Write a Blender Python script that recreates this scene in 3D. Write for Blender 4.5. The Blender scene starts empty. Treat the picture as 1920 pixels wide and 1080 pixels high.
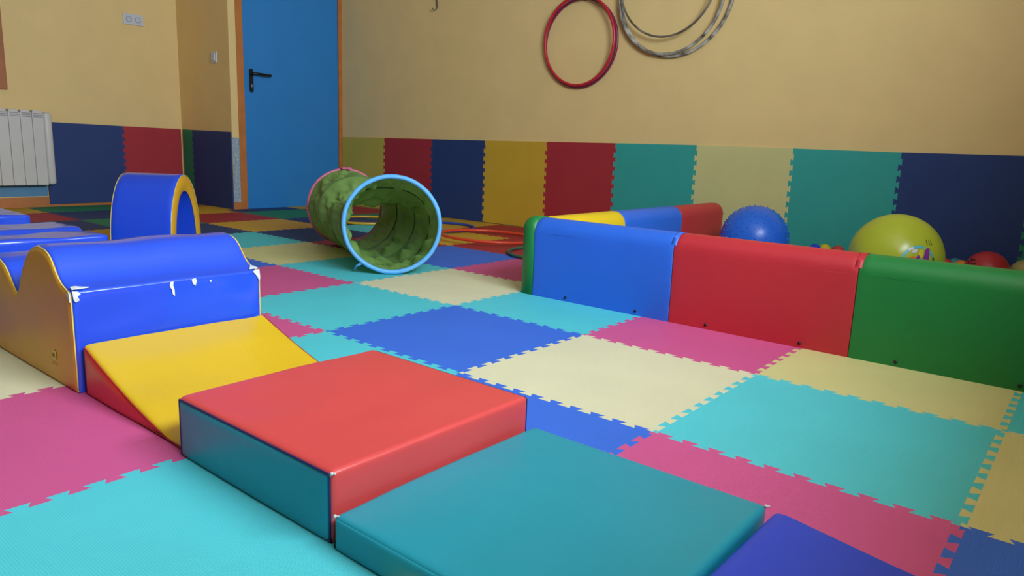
import bpy, bmesh, math, random
from mathutils import Vector, Matrix, noise
random.seed(7)
S = bpy.context.scene
COL = S.collection

# ------------------------------------------------------------------ camera
F_PX, YAW, PITCH, ROLL = 1360.26, -0.68112, 0.193218, 0.037794
CAM = Vector((1.3155, -1.40126, 0.61762))
cy, sy, cp, sp = math.cos(YAW), math.sin(YAW), math.cos(PITCH), math.sin(PITCH)
fw = Vector((sy*cp, cy*cp, -sp)); rt = Vector((cy, -sy, 0)); up = rt.cross(fw)
c_, s_ = math.cos(ROLL), math.sin(ROLL)
r2 = rt*c_ + up*s_; u2 = up*c_ - rt*s_
cd = bpy.data.cameras.new('camera'); cam = bpy.data.objects.new('camera', cd); COL.objects.link(cam)
M = Matrix((r2, u2, -fw)).transposed().to_4x4(); M.translation = CAM
cam.matrix_world = M
cd.sensor_width = 36; cd.lens = F_PX/1920*36; cd.clip_start = .02
S.camera = cam

# ------------------------------------------------------------------ room constants
XL, XD, XR = -5.28, -4.43, 1.82          # radiator wall, door wall, window wall
YS, YB, YF = 1.895, 3.03, -5.2           # wall stub, back wall, wall behind the camera
ZC = 2.75
T = 0.6

# ------------------------------------------------------------------ light and exposure
vs = S.view_settings
vs.view_transform = 'Standard'; vs.look = 'None'; vs.gamma = 1; vs.use_curve_mapping = False
vs.exposure = 0.66
w = bpy.data.worlds.new('world'); S.world = w; w.use_nodes = True
w.node_tree.nodes['Background'].inputs[0].default_value = (.72, .84, 1, 1)
w.node_tree.nodes['Background'].inputs[1].default_value = 1.2
WY0, WY1, WZ0, WZ1 = -1.45, 0.75, 1.38, 2.5      # window opening in the right wall
ld = bpy.data.lights.new('window_daylight', 'AREA'); ld.shape = 'RECTANGLE'
ld.size = WZ1-WZ0; ld.size_y = WY1-WY0; ld.energy = 165; ld.color = (.73, .88, 1.0)
lo = bpy.data.objects.new('window_daylight', ld); COL.objects.link(lo)
lo.location = (XR+.50, (WY0+WY1)/2, (WZ0+WZ1)/2); lo.rotation_euler = (0, math.radians(90), 0)

# ------------------------------------------------------------------ materials
def lin(h):
    h = h.lstrip('#'); v = [int(h[i:i+2], 16)/255 for i in (0, 2, 4)]
    return tuple((x/12.92 if x <= .04045 else ((x+.055)/1.055)**2.4) for x in v)+(1,)
def mat(name, col, rough=.5, spec=.5, kind=None, metal=0, coat=0, scale=1, amount=.1, bump=.0, col2=None):
    m = bpy.data.materials.new(name); m.use_nodes = True
    nt = m.node_tree; b = nt.nodes['Principled BSDF']
    c = lin(col) if isinstance(col, str) else tuple(col)+(1,)
    b.inputs['Base Color'].default_value = c
    b.inputs['Roughness'].default_value = rough
    b.inputs['Metallic'].default_value = metal
    b.inputs['Specular IOR Level'].default_value = spec
    b.inputs['Coat Weight'].default_value = coat
    b.inputs['Coat Roughness'].default_value = .15
    tc = nt.nodes.new('ShaderNodeTexCoord')
    n = nt.nodes.new('ShaderNodeTexNoise'); n.inputs['Scale'].default_value = 4*scale; n.inputs['Detail'].default_value = 5
    nt.links.new(tc.outputs['Object'], n.inputs['Vector'])
    mx = nt.nodes.new('ShaderNodeMix'); mx.data_type = 'RGBA'
    mx.inputs[6].default_value = c
    c2 = lin(col2) if col2 else tuple(x*(1-amount) for x in c[:3])+(1,)
    mx.inputs[7].default_value = c2
    rp = nt.nodes.new('ShaderNodeMapRange'); rp.inputs[1].default_value = .35; rp.inputs[2].default_value = .7
    nt.links.new(n.outputs[0], rp.inputs[0]); nt.links.new(rp.outputs[0], mx.inputs[0])
    nt.links.new(mx.outputs[2], b.inputs['Base Color'])
    if bump:
        bp = nt.nodes.new('ShaderNodeBump'); bp.inputs['Strength'].default_value = bump; bp.inputs['Distance'].default_value = .002
        if kind == 'weave':      # fine woven tatami emboss of the puzzle mats
            src = None
            for ax, sc_ in (('X', 75), ('Y', 75)):
                wv = nt.nodes.new('ShaderNodeTexWave'); wv.bands_direction = ax
                wv.inputs['Scale'].default_value = sc_; wv.inputs['Distortion'].default_value = 0
                nt.links.new(tc.outputs['Object'], wv.inputs['Vector'])
                if src is None: src = wv.outputs[1]
                else:
                    mu = nt.nodes.new('ShaderNodeMath'); mu.operation = 'MULTIPLY'
                    nt.links.new(src, mu.inputs[0]); nt.links.new(wv.outputs[1], mu.inputs[1]); src = mu.outputs[0]
            nt.links.new(src, bp.inputs['Height'])
        else:
            n2 = nt.nodes.new('ShaderNodeTexNoise')
            n2.inputs['Scale'].default_value = {'plaster': 90, 'vinyl': 14, 'fabric': 30}.get(kind, 60)
            n2.inputs['Detail'].default_value = 4
            nt.links.new(tc.outputs['Object'], n2.inputs['Vector']); nt.links.new(n2.outputs[0], bp.inputs['Height'])
            if kind == 'vinyl': bp.inputs['Distance'].default_value = .004
            if kind == 'fabric': bp.inputs['Distance'].default_value = .008
        nt.links.new(bp.outputs[0], b.inputs['Normal'])
    return m
def eva(name, col, **k): return mat(name, col, rough=.62, spec=.35, kind='weave', bump=.35, amount=.06, **k)
def vin(name, col, rough=.33, **k): return mat(name, col, rough=rough, spec=.5, kind='vinyl', bump=.25, amount=.05, **k)
MAT = dict(
 turquoise=eva('foam_turquoise', '#55ced8'), cream=eva('foam_cream', '#e2dcb6'), pink=eva('foam_pink', '#d65a92'),
 red=eva('foam_red', '#b23037'), blue=eva('foam_blue', '#3b70de'), navy=eva('foam_navy', '#2a4078'),
 yellow=eva('foam_yellow', '#d9ad33'), wturq=eva('foam_wall_turquoise', '#38aa9f'), green=eva('foam_green', '#2a8a62'), lemon=eva('foam_lemon', '#d9d290'), paleyellow=eva('foam_pale_yellow', '#cdb94c'),
 vblue=vin('vinyl_blue', '#2450dd', .24, coat=.6), vred=vin('vinyl_red', '#db4b4a', .36), vteal=vin('vinyl_teal', '#1b97ac', .40),
 vyellow=vin('vinyl_yellow', '#deb41c', .38), vorange=vin('vinyl_amber', '#dfa52a', .38), vcoral=vin('vinyl_scarlet', '#e0322c', .35),
 vroyal=vin('vinyl_royal_blue', '#2b48cf', .42), pip=vin('piping_navy', '#142660', .4), pipy=vin('piping_yellow', '#e8cf6a', .4),
 pipr=vin('piping_red', '#a8301e', .4), worn=mat('bare_backing_cloth', '#e4ecec', .8, amount=.35, scale=30, bump=.3, kind='fabric'),
 bblue=vin('barrier_blue', '#2a6be0', .48), bred=vin('barrier_red', '#c42b36', .48), bgreen=vin('barrier_green', '#1a7f3a', .45), byellow=vin('barrier_yellow', '#efc81c', .48),
 wall=mat('wall_paint', '#f0ce8e', .75, spec=.2, kind='plaster', bump=.12, amount=.05), ceil=mat('ceiling_paint', '#cdc6b4', .9, spec=.1, amount=.04),
 walld=mat('wall_paint_darkened', '#a07a50', .75, spec=.2, amount=.06), floor=mat('floor_boards', '#8c5a34', .6, scale=3, amount=.3), base=mat('orange_wood', '#c7793c', .5, scale=2, amount=.18, kind='plaster', bump=.1),  # walld: darker brown made up for the unseen walls to cut bounce light
 door=mat('door_paint', '#2c86d0', .45, spec=.4, kind='plaster', bump=.06, amount=.05), black=mat('black_plastic', '#0d0c10', .35, amount=.1),
 lowblue=mat('lower_wall_paint', '#5f8fb4', .7, amount=.08), radiator=mat('radiator_enamel', '#d9d3cc', .4, spec=.4, amount=.04),
 radshade=mat('radiator_slot_shade', '#8b8791', .6), white=mat('white_plastic', '#cfcfd6', .4, amount=.03), grey=mat('socket_recess', '#9a9da0', .5),
 brown=mat('window_wood', '#b4693a', .5, scale=2, amount=.2), glass=mat('dull_window_glass', '#8fa6b0', .1, amount=.02),
 gfabric=mat('green_nylon', '#86ab5c', .5, spec=.4, kind='fabric', bump=.5, amount=.12, scale=2), gseam=mat('green_nylon_seam', '#3f6430', .7),
 rimblue=mat('light_blue_nylon', '#62b2f0', .45, kind='fabric', bump=.3), rimpink=mat('pink_nylon', '#d9688a', .5, kind='fabric', bump=.3),
 hred=mat('hoop_red', '#cf1e34', .35), hpurple=mat('hoop_purple', '#7b2348', .4), horange=mat('hoop_orange', '#e0482a', .35),
 hblue=mat('hoop_blue', '#2a4bb8', .35), hyellow=mat('hoop_yellow', '#e3ab28', .35), hgreen=mat('hoop_dark_green', '#39644e', .4),
 silver=mat('worn_foil_tape', '#c6bfb4', .42, metal=.0, scale=4, col2='#33291f'), chrome=mat('bare_steel', '#b9b4a8', .3, metal=.7, scale=2, col2='#4a443e'),
 hook=mat('wire_hook', '#5c564c', .4, metal=.6),
 ballblue=mat('ball_blue_rubber', '#2668d8', .33, amount=.05), ballyellow=mat('ball_yellow_vinyl', '#b8c238', .28, amount=.05),
 ballred=mat('ball_red', '#c0323a', .4), printcyan=mat('print_cyan', '#5cc4d8', .35), printpurple=mat('print_purple', '#8a3a9c', .35),
 printorange=mat('print_orange', '#ee6a34', .35), printwhite=mat('print_white', '#e6dfe2', .35), printyellow=mat('print_yellow', '#e6cf3a', .35), printgreen=mat('print_dark_green', '#4c6a24', .35),
 pballs_blue=mat('play_ball_blue', '#2643d8', .35), pballs_yellow=mat('play_ball_yellow', '#e0c62c', .35), pballs_red=mat('play_ball_red', '#d8423c', .35),
 pballs_green=mat('play_ball_green', '#3b8c56', .35), pballs_teal=mat('play_ball_teal', '#3c93a8', .35), pballs_orange=mat('play_ball_orange', '#ee9436', .35), pballs_cream=mat('play_ball_cream', '#b8b072', .4),
 screw=mat('black_screw', '#0a0a0c', .4), logo=mat('faded_logo_yellow', '#e2cf52', .45), logoink=mat('faded_grey_ink', '#8f8a52', .5), paper=mat('torn_plaster', '#ddd0c0', .8), tornblue=mat('torn_blue_paint', '#6d9cc0', .7, scale=14, col2='#c9bfb2'),
)

# ------------------------------------------------------------------ helpers
def tag(o, label=None, cat=None, group=None, kind=None):
    if label: o['label'] = label
    if cat: o['category'] = cat
    if group: o['group'] = group
    if kind: o['kind'] = kind
    return o
def link(name, verts, faces, m, parent=None, smooth=True, loc=None):
    """mesh given in world coordinates; parented without moving it"""
    me = bpy.data.meshes.new(name)
    org = Vector(loc) if loc is not None else (Vector(parent.location) if parent else Vector((0, 0, 0)))
    if loc is None and parent and parent.parent: org = parent.matrix_basis.translation + parent.parent.location
    me.from_pydata([tuple(Vector(v)-org) for v in verts], [], faces)
    bm = bmesh.new(); bm.from_mesh(me); bmesh.ops.recalc_face_normals(bm, faces=bm.faces); bm.to_mesh(me); bm.free()
    for m_ in (m if isinstance(m, (list, tuple)) else [m]): me.materials.append(m_)
    if smooth: me.polygons.foreach_set('use_smooth', [True]*len(me.polygons))
    o = bpy.data.objects.new(name, me); COL.objects.link(o)
    if parent is not None:
        o.parent = parent
        po = Vector(parent.location) if not parent.parent else Vector(parent.location)+Vector(parent.parent.location)
        o.location = org-po
    else: o.location = org
    return o
def thing(name, loc, label, cat, group=None):
    o = bpy.data.objects.new(name, None); COL.objects.link(o); o.location = loc; o.empty_display_size = .05
    return tag(o, label, cat, group)
class G:
    """collects geometry for ONE mesh"""
    def __init__(s): s.v = []; s.f = []
    def add(s, v, f):
        n = len(s.v); s.v += [Vector(x) for x in v]; s.f += [tuple(i+n for i in q) for q in f]; return s
    def box(s, a, b, bev=0):
        if bev:
            bm = bmesh.new(); bmesh.ops.create_cube(bm, size=1)
            for v in bm.verts: v.co = Vector([a[i]+(v.co[i]+.5)*(b[i]-a[i]) for i in range(3)])
            bmesh.ops.bevel(bm, geom=list(bm.edges), offset=bev, segments=3, affect='EDGES', profile=.5)
            bm.verts.ensure_lookup_table(); bm.verts.index_update()
            s.add([v.co.copy() for v in bm.verts], [[v.index for v in f.verts] for f in bm.faces]); bm.free(); return s
        x0, y0, z0 = a; x1, y1, z1 = b
        return s.add([(x0,y0,z0),(x1,y0,z0),(x1,y1,z0),(x0,y1,z0),(x0,y0,z1),(x1,y0,z1),(x1,y1,z1),(x0,y1,z1)],
                     [(0,3,2,1),(4,5,6,7),(0,1,5,4),(1,2,6,5),(2,3,7,6),(3,0,4,7)])
    def tube(s, pts, r, n=8, closed=False):
        pts = [Vector(p) for p in pts]; N = len(pts); rings = []; prev = None
        for i, p in enumerate(pts):
            if closed: t = pts[(i+1) % N]-pts[i-1]
            else: t = pts[min(i+1, N-1)]-pts[max(i-1, 0)]
            t.normalize()
            if prev is None:
                a = t.orthogonal().normalized()
            else:
                a = (prev-t*prev.dot(t)).normalized()
            prev = a; b = t.cross(a); rr = r(i/N) if callable(r) else r
            rings.append([p+(a*math.cos(2*math.pi*k/n)+b*math.sin(2*math.pi*k/n))*rr for k in range(n)])
        f = []
        # closed loops: align the seam by angle shift
        shift = 0
        if closed:
            d = [(rings[0][k]-rings[-1][0]).length for k in range(n)]; shift = d.index(min(d))
        for i in range(N if closed else N-1):
            j = (i+1) % N; sh = shift if (closed and i == N-1) else 0
            for k in range(n): f.append((i*n+k, i*n+(k+1) % n, j*n+(k+1+sh) % n, j*n+(k+sh) % n))
        if not closed: f += [tuple(range(n)), tuple((N-1)*n+k for k in range(n))]
        return s.add([q for rg in rings for q in rg], f)
    def sphere(s, c, r, nu=24, nv=14):
        c = Vector(c); v = [c+Vector((0, 0, r))]
        for j in range(1, nv):
            for i in range(nu):
                th = math.pi*j/nv; ph = 2*math.pi*i/nu
                v.append(c+Vector((math.sin(th)*math.cos(ph), math.sin(th)*math.sin(ph), math.cos(th)))*r)
        v.append(c-Vector((0, 0, r))); f = []
        for i in range(nu): f.append((0, 1+i, 1+(i+1) % nu)); f.append((len(v)-1, 1+(nv-2)*nu+(i+1) % nu, 1+(nv-2)*nu+i))
        for j in range(nv-2):
            for i in range(nu): a = 1+j*nu; f.append((a+i, a+nu+i, a+nu+(i+1) % nu, a+(i+1) % nu))
        return s.add(v, f)
    def cyl(s, a, b, r, n=20):
        return s.tube([a, b], r, n)
    def torus(s, c, nrm, R, r, N=96, n=10, e=(1, 1)):
        nrm = Vector(nrm).normalized(); a = nrm.orthogonal().normalized(); b = nrm.cross(a); c = Vector(c)
        return s.tube([c+(a*math.cos(t)*e[0]+b*math.sin(t)*e[1])*R for t in [2*math.pi*k/N for k in range(N)]], r, n, True)
    def make(s, name, m, parent=None, smooth=True, loc=None): return link(name, s.v, s.f, m, parent, smooth, loc)
def struct(o): o['kind'] = 'structure'; return o
def smooth_angle(o, ang=40):
    me = o.data
    bm = bmesh.new(); bm.from_mesh(me)
    for e in bm.edges:
        if len(e.link_faces) == 2 and e.calc_face_angle(0) > math.radians(ang): e.smooth = False
    bm.to_mesh(me); bm.free(); return o

# ------------------------------------------------------------------ room shell
t = .3
struct(G().box((XL-t, YF-t, -.06), (XR+.6, YB+t, -.012)).make('floor', MAT['floor'], smooth=False))
struct(G().box((XL-t, YF-t, ZC), (XR+.6, YB+t, ZC+.1)).make('ceiling', MAT['ceil'], smooth=False))
struct(G().box((XD-.04, YB, -.012), (XR+.6, YB+t, ZC)).make('wall_back', MAT['wall'], smooth=False))
struct(G().box((XL-t, YF-t, -.012), (XR+.6, YF, ZC)).make('wall_front', MAT['walld'], smooth=False))
# left wall, cut for its window
LW0, LW1, LZ0, LZ1 = -1.0, 0.50, .965, 2.15
g = G(); g.box((XL-t, YF, -.012), (XL, LW0, ZC)); g.box((XL-t, LW1, -.012), (XL, YS, ZC))
g.box((XL-t, LW0, -.012), (XL, LW1, LZ0)); g.box((XL-t, LW0, LZ1), (XL, LW1, ZC))
struct(g.make('wall_left', MAT['wall'], smooth=False))
struct(G().box((XL, -3.2, .085), (XL+.003, .772, .20)).make('trim_1', MAT['lowblue'], smooth=False))
struct(G().box((XL, -3.2, -.012), (XL+.014, YS, .078), .002).make('baseboard_left', MAT['base'], smooth=False))
struct(G().box((XL-t, YS, -.012), (XD, YS+.35-.28, ZC)).make('wall_stub', MAT['wall'], smooth=False))
# door wall: strip between stub and frame, and above the door
DY0, DY1, DZ = 2.022, 2.988, 2.03
g = G(); g.box((XD-t, YS+.07, -.012), (XD-.03, DY0-.062, ZC)); g.box((XD-t, DY0-.062, DZ+.06), (XD-.02, YB, ZC))
struct(g.make('wall_door', MAT['wall'], smooth=False))
# right wall with the window opening
g = G(); g.box((XR, YF, -.012), (XR+.6, WY0, ZC)); g.box((XR, WY1, -.012), (XR+.6, YB, ZC))
g.box((XR, WY0, -.012), (XR+.6, WY1, WZ0)); g.box((XR, WY0, WZ1), (XR+.6, WY1, ZC))
struct(g.make('wall_right', MAT['walld'], smooth=False))
w2 = struct(thing('window_2', (XR, (WY0+WY1)/2, WZ0), None, None))
g = G()
for y in (WY0, WY1-.05): g.box((XR+.52, y, WZ0), (XR+.57, y+.05, WZ1), .005)
for z in (WZ0, WZ1-.05): g.box((XR+.52, WY0+.05, z), (XR+.57, WY1-.05, z+.05), .005)
g.box((XR+.52, (WY0+WY1)/2-.03, WZ0+.05), (XR+.57, (WY0+WY1)/2+.03, WZ1-.05), .005)
g.make('window_frame', MAT['brown'], w2, False)
# left window (only its edge shows at the photo's left border)
w1 = struct(thing('window_1', (XL, .0, LZ0), None, None))
g = G()
for y in (LW0-.07, LW1-.0-.02): g.box((XL-.06, y, LZ0-.07), (XL+.02, y+.075, LZ1+.07), .004)
for z in (LZ0-.07, LZ1-.005): g.box((XL-.06, LW0, z), (XL+.019, LW1-.02, z+.075), .004)
g.box((XL-.06, -.28, LZ0), (XL+.01, -.22, LZ1), .004)
g.make('window_frame', MAT['brown'], w1, False)
G().box((XL-.05, LW0, LZ0), (XL-.04, LW1, LZ1)).make('window_pane', MAT['glass'], w1, False)

# door with frame and handle
d = struct(thing('door_1', (XD, (DY0+DY1)/2, 0), None, None))
G().box((XD-.045, DY0, -.012), (XD-.006, DY1, DZ), .002).make('door_leaf', MAT['door'], d, False)
g = G(); g.box((XD-.07, DY0-.062, -.012), (XD+.008, DY0-.002, DZ+.06), .003); g.box((XD-.07, DY1+.002, -.012), (XD+.008, YB, DZ+.06), .003)
g.box((XD-.07, DY0-.002, DZ), (XD+.008, DY1+.002, DZ+.06), .003)
fr = g.make('door_frame', MAT['base'], d, False); fr['label'] = 'orange-brown wooden door frame'
g = G()
pl = []
for k in range(24):
    a = math.pi*2*k/24; pl.append((.017*math.cos(a), (.080 if math.sin(a) > 0 else -.080)+.017*math.sin(a)))
n = len(pl); hy, hz = 2.09, 1.078
g.add([(XD-.006, hy+a, hz+b) for a, b in pl]+[(XD+.006, hy+a, hz+b) for a, b in pl], [tuple(range(n)), tuple(range(n, 2*n))]+[(i, (i+1) % n, n+(i+1) % n, n+i) for i in range(n)])
g.tube([(XD+.004, hy, hz+.055), (XD+.045, hy, hz+.055), (XD+.055, hy+.012, hz+.055), (XD+.055, hy+.06, hz+.054), (XD+.055, hy+.155, hz+.05)], .0105, 10)
h = g.make('door_handle', MAT['black'], d); smooth_angle(h); h['label'] = 'black lever handle on a long plate'
G().box((XD+.005, hy-.004, hz-.055), (XD+.008, hy+.004, hz-.03), .001).make('keyhole', MAT['grey'], h, False)
# torn corner of the wall stub beside the frame
g = G().box((XD-.03, YS+.0015, .06), (XD+.003, DY0-.063, .60)); struct(g.make('trim_2', MAT['tornblue'], smooth=False))
struct(G().box((XD-.03, YS+.0015, .60), (XD+.002, DY0-.063, ZC)).make('trim_3', MAT['wall'], smooth=False))
struct(G().box((XD-.03, YS-.003, -.012), (XD+.006, DY0-.063, .06), .002).make('baseboard_stub', MAT['base'], smooth=False))

# ------------------------------------------------------------------ puzzle mats
def teeth(a, b, n=10, h=.0085, lean=.0045, w3=False):
    """interlocking dovetail line from a to b (2D)"""
    ax, ay = a; bx, by = b; L = math.hypot(bx-ax, by-ay); dx, dy = (bx-ax)/L, (by-ay)/L; nx, ny = -dy, dx
    pts = [(0, 0)]; per = L/n; s = 1
    for k in range(2*n):
        tt = (k+.5)*per/2
        if k == 0: pts += [(tt+lean*.5, 0), (tt-lean, -s*h)]
        elif k == 2*n-1: pts += [(tt+lean, s*h), (tt-lean*.5, 0)]
        else: pts += [(tt+lean, s*h), (tt-lean, -s*h)]
        s = -s
    pts.append((L, 0))
    return [(ax+dx*p+nx*q, ay+dy*p+ny*q) for p, q in pts]
def teeth2(a, b, n=10, h=.0085, lean=.0045):
    key = (round(a[0], 5), round(a[1], 5), round(b[0], 5), round(b[1], 5))
    if key in _tc: return _tc[key]
    p = teeth(a, b, n, h, lean); _tc[key] = p; _tc[(key[2], key[3], key[0], key[1])] = p[::-1]; return p
_tc = {}
OVR = {(0,0):(0.0036,-0.0010),(0,1):(.0060,.6026),(-1,0):(-.6050,.0045),(-1,1):(-.598,.6035)}
def corner(i, j): return OVR.get((i, j), (i*T, j*T))
CM = {(-9,0):'yellow',(-9,1):'green',(-8,0):'red',(-8,1):'navy',(-8,2):'yellow',(-8,3):'navy',(-8,4):'yellow',
 (-7,0):'navy',(-7,1):'green',(-7,2):'red',(-7,3):'green',(-7,4):'red',(-6,0):'yellow',(-6,1):'navy',(-6,2):'yellow',(-6,3):'navy',(-6,4):'green',
 (-5,1):'turquoise',(-5,2):'navy',(-5,3):'turquoise',(-5,4):'yellow',(-4,0):'blue',(-4,1):'lemon',(-4,2):'red',(-4,3):'yellow',(-4,4):'red',
 (-3,0):'pink',(-3,1):'turquoise',(-3,2):'blue',(-3,3):'red',(-3,4):'red',(-2,-1):'pink',(-2,0):'turquoise',(-2,1):'cream',(-2,2):'pink',
 (-1,-1):'turquoise',(-1,0):'blue',(-1,1):'turquoise',(0,-1):'blue',(0,0):'cream',(0,1):'pink',(1,-1):'pink',(1,0):'turquoise',(1,1):'lemon',
 (2,-1):'blue',(2,0):'lemon',(2,1):'turquoise',(0,-2):'turquoise',(-1,-2):'pink',(-2,-2):'cream',(0,-3):'turquoise',(-9,2):'red',(-5,0):'navy',(-9,-1):'red',(-8,-1):'yellow',
 (1,-2):'cream',(2,-2):'turquoise',(-3,-2):'blue',(-3,-1):'yellow',(-4,-1):'turquoise',(-1,-3):'blue',(1,-3):'blue',
 (-1,2):'turquoise',(0,2):'lemon',(1,2):'blue',(2,2):'red',(-2,3):'turquoise',(-1,3):'yellow',(0,3):'blue',(1,3):'turquoise',(2,3):'lemon',(-2,4):'blue',(-1,4):'red',(0,4):'turquoise',(1,4):'yellow',(2,4):'navy'}
_cy = ['turquoise','blue','cream','pink','yellow','navy','red','green']
for _i in range(-9, 3):
    for _j in range(-4, 5):
        if (_i, _j) not in CM and not (_i < -7 and _j > 2): CM[(_i, _j)] = _cy[(_i*3+_j*5) % 8]
ML = {
 (0,0):'large cream foam floor mat beside the right edge of the red step block',
 (-1,0):'bright blue foam floor mat beyond the red step block, left of the big cream mat',
 (-1,1):'turquoise foam floor mat running under the left end of the blue barrier section',
 (0,1):'pink foam floor mat in front of the red barrier section',
 (1,1):'pale yellow foam floor mat in front of the green barrier section',
 (1,0):'large turquoise foam floor mat between the cream mat and the right edge of the photo',
 (0,-1):'blue foam floor mat mostly covered by the red and teal step blocks',
 (1,-1):'pink foam floor mat beside the low teal block, behind the blue ramp',
 (2,0):'pale yellow foam floor mat at the right edge, right of the large turquoise mat',
 (2,-1):'blue foam floor mat in the lower right corner of the photo',
 (2,1):'dark turquoise foam floor mat at the right edge under the green barrier section',
 (-2,0):'turquoise foam floor mat right of the wave block, in front of the crawl tunnel',
 (-2,1):'cream foam floor mat between the crawl tunnel and the green barrier corner',
 (-1,-1):'turquoise foam floor mat showing between the yellow ramp and the red step block',
 (-2,-1):'pink foam floor mat of which a sliver shows behind the yellow ramp',
 (-3,0):'pink foam floor mat touching the right end of the blue wave block',
 (-3,1):'turquoise foam floor mat under the front ring of the crawl tunnel',
 (-3,2):'blue foam floor mat right of the front ring of the crawl tunnel',
 (-2,2):'pink foam floor mat under the left side of the green barrier corner',
 (-4,1):'olive cream foam floor mat to the left of the crawl tunnel',
 (-4,0):'blue foam floor mat just showing past the torn corner of the wave block',
 (-4,2):'red foam floor mat mostly hidden under the crawl tunnel',
 (-5,1):'turquoise foam floor mat behind the right end of the blue wave block',
 (-5,2):'navy foam floor mat directly left of the crawl tunnel',
 (-6,2):'ochre foam floor mat in the middle between door and crawl tunnel',
 (-6,1):'navy foam floor mat right of the foam arch, left of the turquoise mat',
 (-7,2):'red foam floor mat right of the foam arch, near the door',
 (-7,3):'green foam floor mat in front of the blue door',
 (-8,3):'navy foam floor strip along the bottom of the blue door',
 (-8,4):'ochre foam floor mat at the right foot of the blue door',
 (-8,2):'ochre foam floor mat at the foot of the navy wall mat left of the door',
 (-6,3):'navy foam floor mat behind the crawl tunnel, right of the green mat',
 (-7,4):'red foam floor mat seen through the crawl tunnel, far end near the wall',
 (-6,4):'green foam floor mat seen through the crawl tunnel along the back wall',
 (-5,3):'turquoise foam floor mat seen through the crawl tunnel behind its bottom edge',
 (-5,4):'ochre foam floor mat along the back wall under the blue hoop',
 (-4,3):'ochre foam floor mat framed by the orange hoop',
 (-4,4):'red foam floor mat against the back wall behind the orange hoop',
 (-3,3):'red foam floor mat under the dark green hoop',
 (-9,1):'green foam floor mat along the baseboard right of the radiator',
 (-9,0):'ochre foam floor mat below the radiator',
 (-8,0):'red foam floor mat between the radiator and the low blue blocks',
 (-8,1):'navy foam floor mat left of the foam arch, in front of the green one',
 (-7,1):'green foam floor mat on which the far left side of the foam arch is seen',
 (-7,0):'navy foam floor mat behind the corner of the nearer low blue block',
 (-6,0):'ochre foam floor mat between the low blue blocks and the foam arch',
 (0,-2):'turquoise foam floor mat in the lower left corner of the photo',
 (-1,-2):'pink foam floor mat at the left edge in front of the yellow ramp',
 (-2,-2):'cream foam floor mat at the left edge under the yellow side of the wave block',
}
TH = .012
for (i, j), colr in CM.items():
    c = [corner(i, j), corner(i+1, j), corner(i+1, j+1), corner(i, j+1)]
    x0, x1, y0, y1 = i*T, (i+1)*T, j*T, (j+1)*T
    def clampx(x): return min(max(x, (XL if j < 3 else XD)+.001+(.015 if j < 3 and i < -7 else 0)), XR-.002)
    edges = []
    def straight(a, b): return [a, b]
    def has(a, b):  return (a, b) in CM
    p = []
    # bottom, right, top, left
    lo_x = clampx(x0); hi_x = clampx(x1); hi_y = min(y1, YB-.002)
    clipped = lo_x > x0+.01 or hi_x < x1-.01 or hi_y < y1-.01
    if not clipped:
        qs = [(c[0], c[1], has(i, j-1)), (c[1], c[2], has(i+1, j)), (c[2], c[3], has(i, j+1)), (c[3], c[0], has(i-1, j))]
    else:
        a = (lo_x, y0); b = (hi_x, y0); cc = (hi_x, hi_y); dd = (lo_x, hi_y)
        if lo_x == x0: a = c[0]
        qs = [(a, b, False), (b, cc, False), (cc, dd, False), (dd, a, False)]
    for (a, b, tt) in qs:
        full = abs(math.hypot(a[0]-b[0], a[1]-b[1])-T) < .02
        nbclip = False
        seg = teeth2(a, b) if (tt and full) else [a, b]
        p += seg[:-1]
    if (i, j) == (-8, 2):
        p = teeth2(corner(-8, 2), corner(-7, 2))[:-1]+teeth2(corner(-7, 2), corner(-7, 3))[:-1]+[corner(-7, 3), (XD+.002, 1.8), (XD+.002, YS-.002), (-4.8, YS-.002)]+teeth2(corner(-8, 3), corner(-8, 2))[:-1]
    # matching straight borders on neighbours of clipped cells
    n = len(p)
    cx = sum(q[0] for q in p)/n; cyy = sum(q[1] for q in p)/n
    vv = [(q[0], q[1], 0) for q in p]+[(q[0], q[1], -TH) for q in p]
    ff = [tuple(range(n)), tuple(range(2*n-1, n-1, -1))]+[(k, n+k, n+(k+1) % n, (k+1) % n) for k in range(n)]
    o = link('foam_floor_mat', vv, ff, MAT[colr], None, False, loc=(cx, cyy, -TH))
    lab = ML.get((i, j))
    tag(o, lab or 'foam floor mat lying hidden behind the play pieces or outside the photo', 'floor mat', 'interlocking foam floor mats')

# wall mats: (left x, right x, left top z, right top z, material)
def wall_mat(lo_, hi_, z0, zt0, zt1, place, m, label, tl=True, tr=True):
    """place(u, z, d) -> world; u along the wall, d away from it"""
    L = teeth((lo_, z0+.02), (lo_, zt0-.02), 10, .0085, .0045) if tl else [(lo_, z0+.02), (lo_, zt0-.02)]
    R = teeth((hi_, z0+.02), (hi_, zt1-.02), 10, .0085, .0045) if tr else [(hi_, z0+.02), (hi_, zt1-.02)]
    p = [(lo_, z0)] + L + [(lo_, zt0)] + [(hi_, zt1)] + R[::-1] + [(hi_, z0)]
    n = len(p)
    vv = [place(u, z, .012) for u, z in p]+[place(u, z, .001) for u, z in p]
    ff = [tuple(range(n)), tuple(range(2*n-1, n-1, -1))]+[(k, n+k, n+(k+1) % n, (k+1) % n) for k in range(n)]
    o = link('foam_wall_mat', vv, ff, m, None, False, loc=place((lo_+hi_)/2, z0, .001))
    return tag(o, label, 'wall mat', 'foam mats along the walls')
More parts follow.
